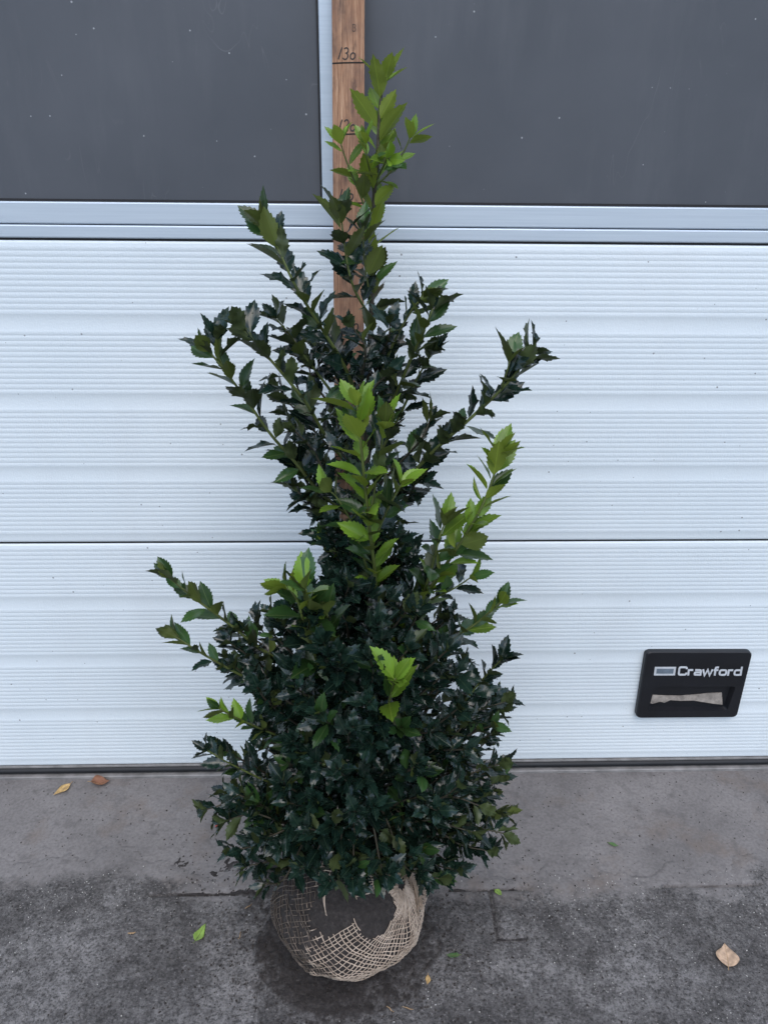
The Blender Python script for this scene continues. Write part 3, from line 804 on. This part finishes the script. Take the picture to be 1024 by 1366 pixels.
for i in sorted(top):
    kd, vi, m = leaves[i]
    o = bpy.data.objects.new('leaf', VAR[kd, vi][0]); col.objects.link(o); o.parent = shrub; o.matrix_local = pinv @ m
for kd in ('old', 'mid', 'young'):
    VV, UU, FF, TT, b = [], [], [], [], 0
    for i, (k2, vi, m) in enumerate(leaves):
        if k2 != kd or i in top: continue
        _, va, uv, fa, t = VAR[kd, vi]
        mm = np.array(pinv @ m)
        VV.append(va @ mm[:3, :3].T + mm[:3, 3]); UU += uv; FF.append(np.array(fa)+b); TT += [min(1, max(0, t+rl.uniform(-.25, .25)))]*len(va); b += len(va)
    if not VV: continue
    me = bpy.data.meshes.new('foliage'); me.from_pydata(np.concatenate(VV).tolist(), [], np.concatenate(FF).tolist())
    finish_leaf(me, UU, TT, M[kd])
    o = link('foliage', me, shrub); o['kind'] = 'stuff'
print('leaves', len(leaves), {k: sum(1 for x in leaves if x[0] == k) for k in NV})

# root ball --------------------------------------------------------
RBX, RBZ = .137, .112
BCEN = Vector((BC.x, BC.y, .098))
def ball(d):                         # surface point in direction d
    d = d.normalized()
    n_ = noise.fractal(d*2.1+Vector((3, 1, 7)), 1.0, 2.0, 3)*.06
    p = Vector((d.x*RBX, d.y*RBX, d.z*RBZ))
    if d.z < 0: k_ = 1-.06*(-d.z)**1.5; p.x *= k_; p.y *= k_
    p = p*(1+n_); q = BCEN+p
    q.z = max(q.z, .0025)
    return q
V, F = [], []; nu, nvv = 110, 60
for j in range(nvv+1):
    for i in range(nu):
        th_, ph = math.pi*j/nvv, 2*math.pi*i/nu
        d = Vector((math.sin(th_)*math.cos(ph), math.sin(th_)*math.sin(ph), math.cos(th_)))
        q = ball(d); q += d*.0032*noise.fractal(q*60, 1.0, 2.0, 4); q.z = max(q.z, .002); V.append(q)
for j in range(nvv):
    for i in range(nu):
        F.append((j*nu+i, (j+1)*nu+i, (j+1)*nu+(i+1) % nu, j*nu+(i+1) % nu))
rb = obj('root_ball', V, F, M['soil'], shrub, True)
def hit(u, v):                       # where the pixel's ray meets the ball
    r_ = ray(u, v).normalized(); lo = .7
    for k in range(900):
        p = CAM+r_*(lo+k*.001); d = p-BCEN
        if d.length <= (ball(d)-BCEN).length: return p
    return BCEN+Vector((0, -RBX, 0))
gat = hit(528, 1172); hole = hit(445, 1205); hole2 = hit(500, 1215)
axg = (gat-BCEN).normalized(); e1 = axg.orthogonal().normalized(); e2 = axg.cross(e1)
rj = random.Random(3)
def gone(p):
    d1 = min((p-hole).length/.040, (p-hole2).length/.036); n_ = noise.fractal(p*24, 1.0, 2.0, 3)
    if d1 < 1+.3*n_: return True
    left = (hole.x+.012-p.x)/.05      # smeared and broken to the left of the bare patch
    pr = max(0, min(.40, .22*left+.12)) + max(0, .42*(1.45-d1))
    return noise.noise(p*150)*.5+.5 < pr*.85+.12*n_
def sdir_(th_, ph):
    wob = noise.noise(Vector((math.cos(ph)*2, math.sin(ph)*2, th_*2)))*.05
    wob2 = noise.noise(Vector((math.cos(ph)*2+5, math.sin(ph)*2, th_*2)))*.06
    th2, ph2 = th_+wob2, ph+wob
    return axg*math.cos(th2)+(e1*math.cos(ph2)+e2*math.sin(ph2))*math.sin(th2)
TH = []
def thread(dirs, rad, lift):
    run = []
    def flush():
        if len(run) > 2: TH.append(tube(run, rad*rj.uniform(.75, 1.25), 3, False))
        run.clear()
    for d in dirs:
        p = ball(d); nn = (p-BCEN).normalized()
        if p.z < .004 or gone(p): flush(); continue
        run.append(p+nn*(lift+.0012+.0007*rj.uniform(-1, 1)))
    flush()
th_ = .16
while th_ < 2.35:
    n_ = max(24, int(170*math.sin(th_)))
    off = rj.uniform(0, 6.28)
    thread([sdir_(th_+.012*math.sin(k*.3), off+2*math.pi*k/n_) for k in range(n_+1)], .00098, .0004); th_ += .064*rj.uniform(.85, 1.15)
for k in range(96):
    ph = 2*math.pi*(k+rj.uniform(-.25, .25))/96
    thread([sdir_(.08+2.25*j/72, ph) for j in range(73)], .00098, .0010)
V, F = join(TH)
o = obj('burlap_netting', V, F, M['jute'], rb, True); o['kind'] = 'stuff'
# gathered cloth round the stem, its knot at the front and a flap at the back
def cloth(name, rows, mat, parent, th_=.0012, per=5, amp=.003, sc=60):
    G = [spline(r_, per) for r_ in rows]
    cols_ = len(G[0]); G2 = [spline([r_[c] for r_ in G], per) for c in range(cols_)]
    rws = len(G2[0]); V = []
    for c in range(cols_):
        for r_ in range(rws):
            p = G2[c][r_].copy(); p += Vector((noise.noise(p*sc), noise.noise(p*sc+Vector((9, 0, 0))), noise.noise(p*sc+Vector((0, 9, 0)))))*amp; V.append(p)
    F = [(c*rws+r_, (c+1)*rws+r_, (c+1)*rws+r_+1, c*rws+r_+1) for c in range(cols_-1) for r_ in range(rws-1)]
    o_ = obj(name, V, F, mat, parent, True)
    md = o_.modifiers.new('thickness', 'SOLIDIFY'); md.thickness = th_
    return o_
tz = BCEN.z+RBZ
rows = []
for j, (rr_, zz) in enumerate(((.062, -.016), (.040, -.001), (.022, .016), (.017, .034), (.030, .050))):
    rows.append([Vector((main[0].x+(rr_+.012*(k % 2)*(.4+.25*j))*math.cos(6.2832*k/14), main[0].y+(rr_+.012*(k % 2)*(.4+.25*j))*math.sin(6.2832*k/14), tz+zz+.008*math.sin(k*2.3)*(j > 2))) for k in range(15)])
cloth('burlap_collar', rows, M['jute_dirty'], rb, per=3)
def bundle(px, n_, spread, rad, name='burlap_knot'):
    T = []
    base_ = [hit(u, v)+Vector((0, -.004-h*.2, .003+h)) for u, v, h in px]
    for k in range(n_):
        o_ = Vector((rj.gauss(0, spread), rj.gauss(0, spread), rj.gauss(0, spread*.6)))
        T.append(tube(spline([p+o_*(.4+.6*abs(i-1))+Vector((rj.gauss(0, .001), 0, rj.gauss(0, .001))) for i, p in enumerate(base_)], 4), rad*rj.uniform(.6, 1.4), 4))
    V, F = join(T); return obj(name, V, F, M['jute_dirty'] if name != 'loose_thread' else M['jute'], rb, True)
bundle([(480, 1160, .006), (505, 1172, .012), (528, 1176, .010), (536, 1160, .012), (515, 1150, .016)], 26, .004, .0011)
bundle([(540, 1162, .004), (549, 1174, .007), (555, 1190, .004), (556, 1208, .0)], 22, .004, .0011, 'burlap_fold')
bundle([(452, 1180, .012), (438, 1184, .012), (432, 1200, .008), (434, 1220, .002)], 2, .0006, .0009, 'loose_thread')
bp = at_z(555, 1122, .2)
cloth('burlap_flap', [[bp+Vector((-.030+.02*k, .012*math.sin(k*1.7)+.012*j, -.014+.012*j+.006*math.sin(k*2.1+j))) for k in range(4)] for j in range(3)], M['jute_dirty'], rb)

# unripe berries in the leaf axils
bmv = bmesh.new(); bmesh.ops.create_icosphere(bmv, subdivisions=2, radius=.0032)
bme = bpy.data.meshes.new('berry'); bmv.to_mesh(bme); bmv.free(); bme.materials.append(M['gberry']); bme.polygons.foreach_set('use_smooth', [True]*len(bme.polygons))
for k in range(0, len(TWP), 17):
    p = TWP[k][-4]+Vector((.003, -.003, .001)); o = link('berry', bme, shrub); o.location = p-shrub.location

# ------------------------------------------------------------------ fallen leaves and bits on the ground
def fallen(name, u0, v0, u1, v1, wd, mat, label, teeth=0, curl=.15, z=0.0, cat='leaf', wavy=.05, seed=1):
    A, B = at_z(u0, v0, z), at_z(u1, v1, z); L = (B-A).length; d = (B-A).normalized(); sd2 = Vector((-d.y, d.x, 0))
    rg = random.Random(seed); V, F = [], []
    N = 14
    for k in range(N+1):
        s = k/N; wv = wd*L/2*math.sin(math.pi*s**.72)**(.95+.1*(seed % 2))*(1+.10*math.sin(s*9+seed*2.3)) if 0 < k < N else .0004
        if teeth and k % 2: wv *= 1.16
        for c in (-1, -.55, 0, .55, 1):
            h = .0018+L*(curl*(abs(c)*wv/L)**1.0*1.6 + curl*.35*(2*s-1)**2 + wavy*.4*math.sin(5*s+c*2+seed)*abs(c)*.3)
            if c > 0: wv = wv*(1-.12*math.sin(s*5+seed))
            bw = L*.05*math.sin(s*3.1+seed)
            x, y = A.x+d.x*L*s+sd2.x*(wv*c+bw), A.y+d.y*L*s+sd2.y*(wv*c+bw)
            V.append((x, y, z+max(0, dirt_h(x, y), soil_h(x, y) if math.hypot(x-BC.x, y-BC.y) < .25 else 0)+h))
    for k in range(N):
        for c in range(4): F.append((k*5+c, k*5+c+1, k*5+c+6, k*5+c+5))
    e = empty(name, (A.x, A.y, 0)); tag(e, label, cat)
    o_ = obj('blade', V, F, mat, e, True)
    md = o_.modifiers.new('thickness', 'SOLIDIFY'); md.thickness = .0004
    rib = [Vector(V[k*5+2])+Vector((0, 0, .0003)) for k in range(N+1)]
    st = [rib[0]-d*L*.16+Vector((0, 0, .001))]+rib
    obj('midrib', *tube(st, [.0008]*8+[.0005]*(len(st)-8), 4), M['straw'] if mat not in (M['lime'], M['dkgreen']) else M['greenbark'], e, True)
    return e
fallen('fallen_leaf', 94, 1047, 73, 1063, .42, M['yellow'], 'yellow dead leaf on the concrete below the door seal', 0, .2, seed=2)
fallen('fallen_leaf', 122, 1047, 147, 1045, .62, M['brown'], 'curled reddish brown dead leaf against the door seal', 0, .55, wavy=.5, seed=3)
fallen('fallen_leaf', 968, 1293, 966, 1262, .80, M['tan'], 'broad tan dead leaf on the dirty paving', 0, .16, seed=4)
fallen('fallen_leaf', 260, 1258, 276, 1236, .50, M['lime'], 'bright green fallen leaf beside the soil left of the root ball', 1, .2, seed=5)
fallen('fallen_leaf', 612, 1277, 595, 1276, .42, M['dkgreen'], 'mid green fallen leaf on the soil right of the root ball', 1, .2, seed=6)
fallen('fallen_leaf', 570, 1304, 570, 1317, .5, M['yellow'], 'small yellow leaf fallen in front of the root ball', 0, .25, seed=7)
fallen('fallen_leaf', 659, 1189, 669, 1196, .75, M['lime'], 'small round yellowish green leaf on the paver joint', 0, .2, seed=8)
fallen('fallen_leaf', 811, 1126, 824, 1129, .42, M['dkgreen'], 'tiny dark green leaf lying alone on the clean concrete', 0, .15, seed=9)
fallen('fallen_leaf', 258, 1030, 268, 1022, .5, M['dkgreen'], 'green leaf on the threshold under the shrub', 1, .2, z=.008, seed=10)
def straw(u0, v0, u1, v1, label, r_=.0008):
    A, B = at_z(u0, v0), at_z(u1, v1)
    pts = [A.lerp(B, t)+Vector((.001*math.sin(t*5), .0008*math.sin(t*7+1), 0)) for t in (0, .33, .66, 1)]
    pts = [Vector((p.x, p.y, max(0, dirt_h(p.x, p.y), soil_h(p.x, p.y) if math.hypot(p.x-BC.x, p.y-BC.y) < .25 else 0)+r_*.8)) for p in pts]
    return tag(obj('straw', *tube(pts, [r_*.7, r_, r_, r_*.5], 5), M['straw'], None, True), label, 'straw')
straw(171, 1247, 182, 1246, 'thick short piece of straw on the dirt beside a green leaf', .0016)
straw(318, 1255, 322, 1244, 'piece of straw in the soil left of the root ball')
straw(327, 1215, 337, 1208, 'pale straw lying by the root ball and the slab edge')
straw(515, 1347, 526, 1352, 'straw on the paving in front of the netted root ball')
straw(536, 1345, 552, 1349, 'long thin straw beside the small yellow leaf')
p = at_z(290, 1103)
bmv = bmesh.new(); bmesh.ops.create_icosphere(bmv, subdivisions=2, radius=.0042)
for q in bmv.verts: q.co.z *= .85; q.co += q.normal*.0004*noise.noise(q.co*900)
be = bpy.data.meshes.new('fallen_berry'); bmv.to_mesh(be); bmv.free(); be.materials.append(M['berry']); be.polygons.foreach_set('use_smooth', [True]*len(be.polygons))
tag(link('fallen_berry', be, None, (p.x, p.y, .0036)), 'red berry dropped on the concrete under the shrub', 'berry')
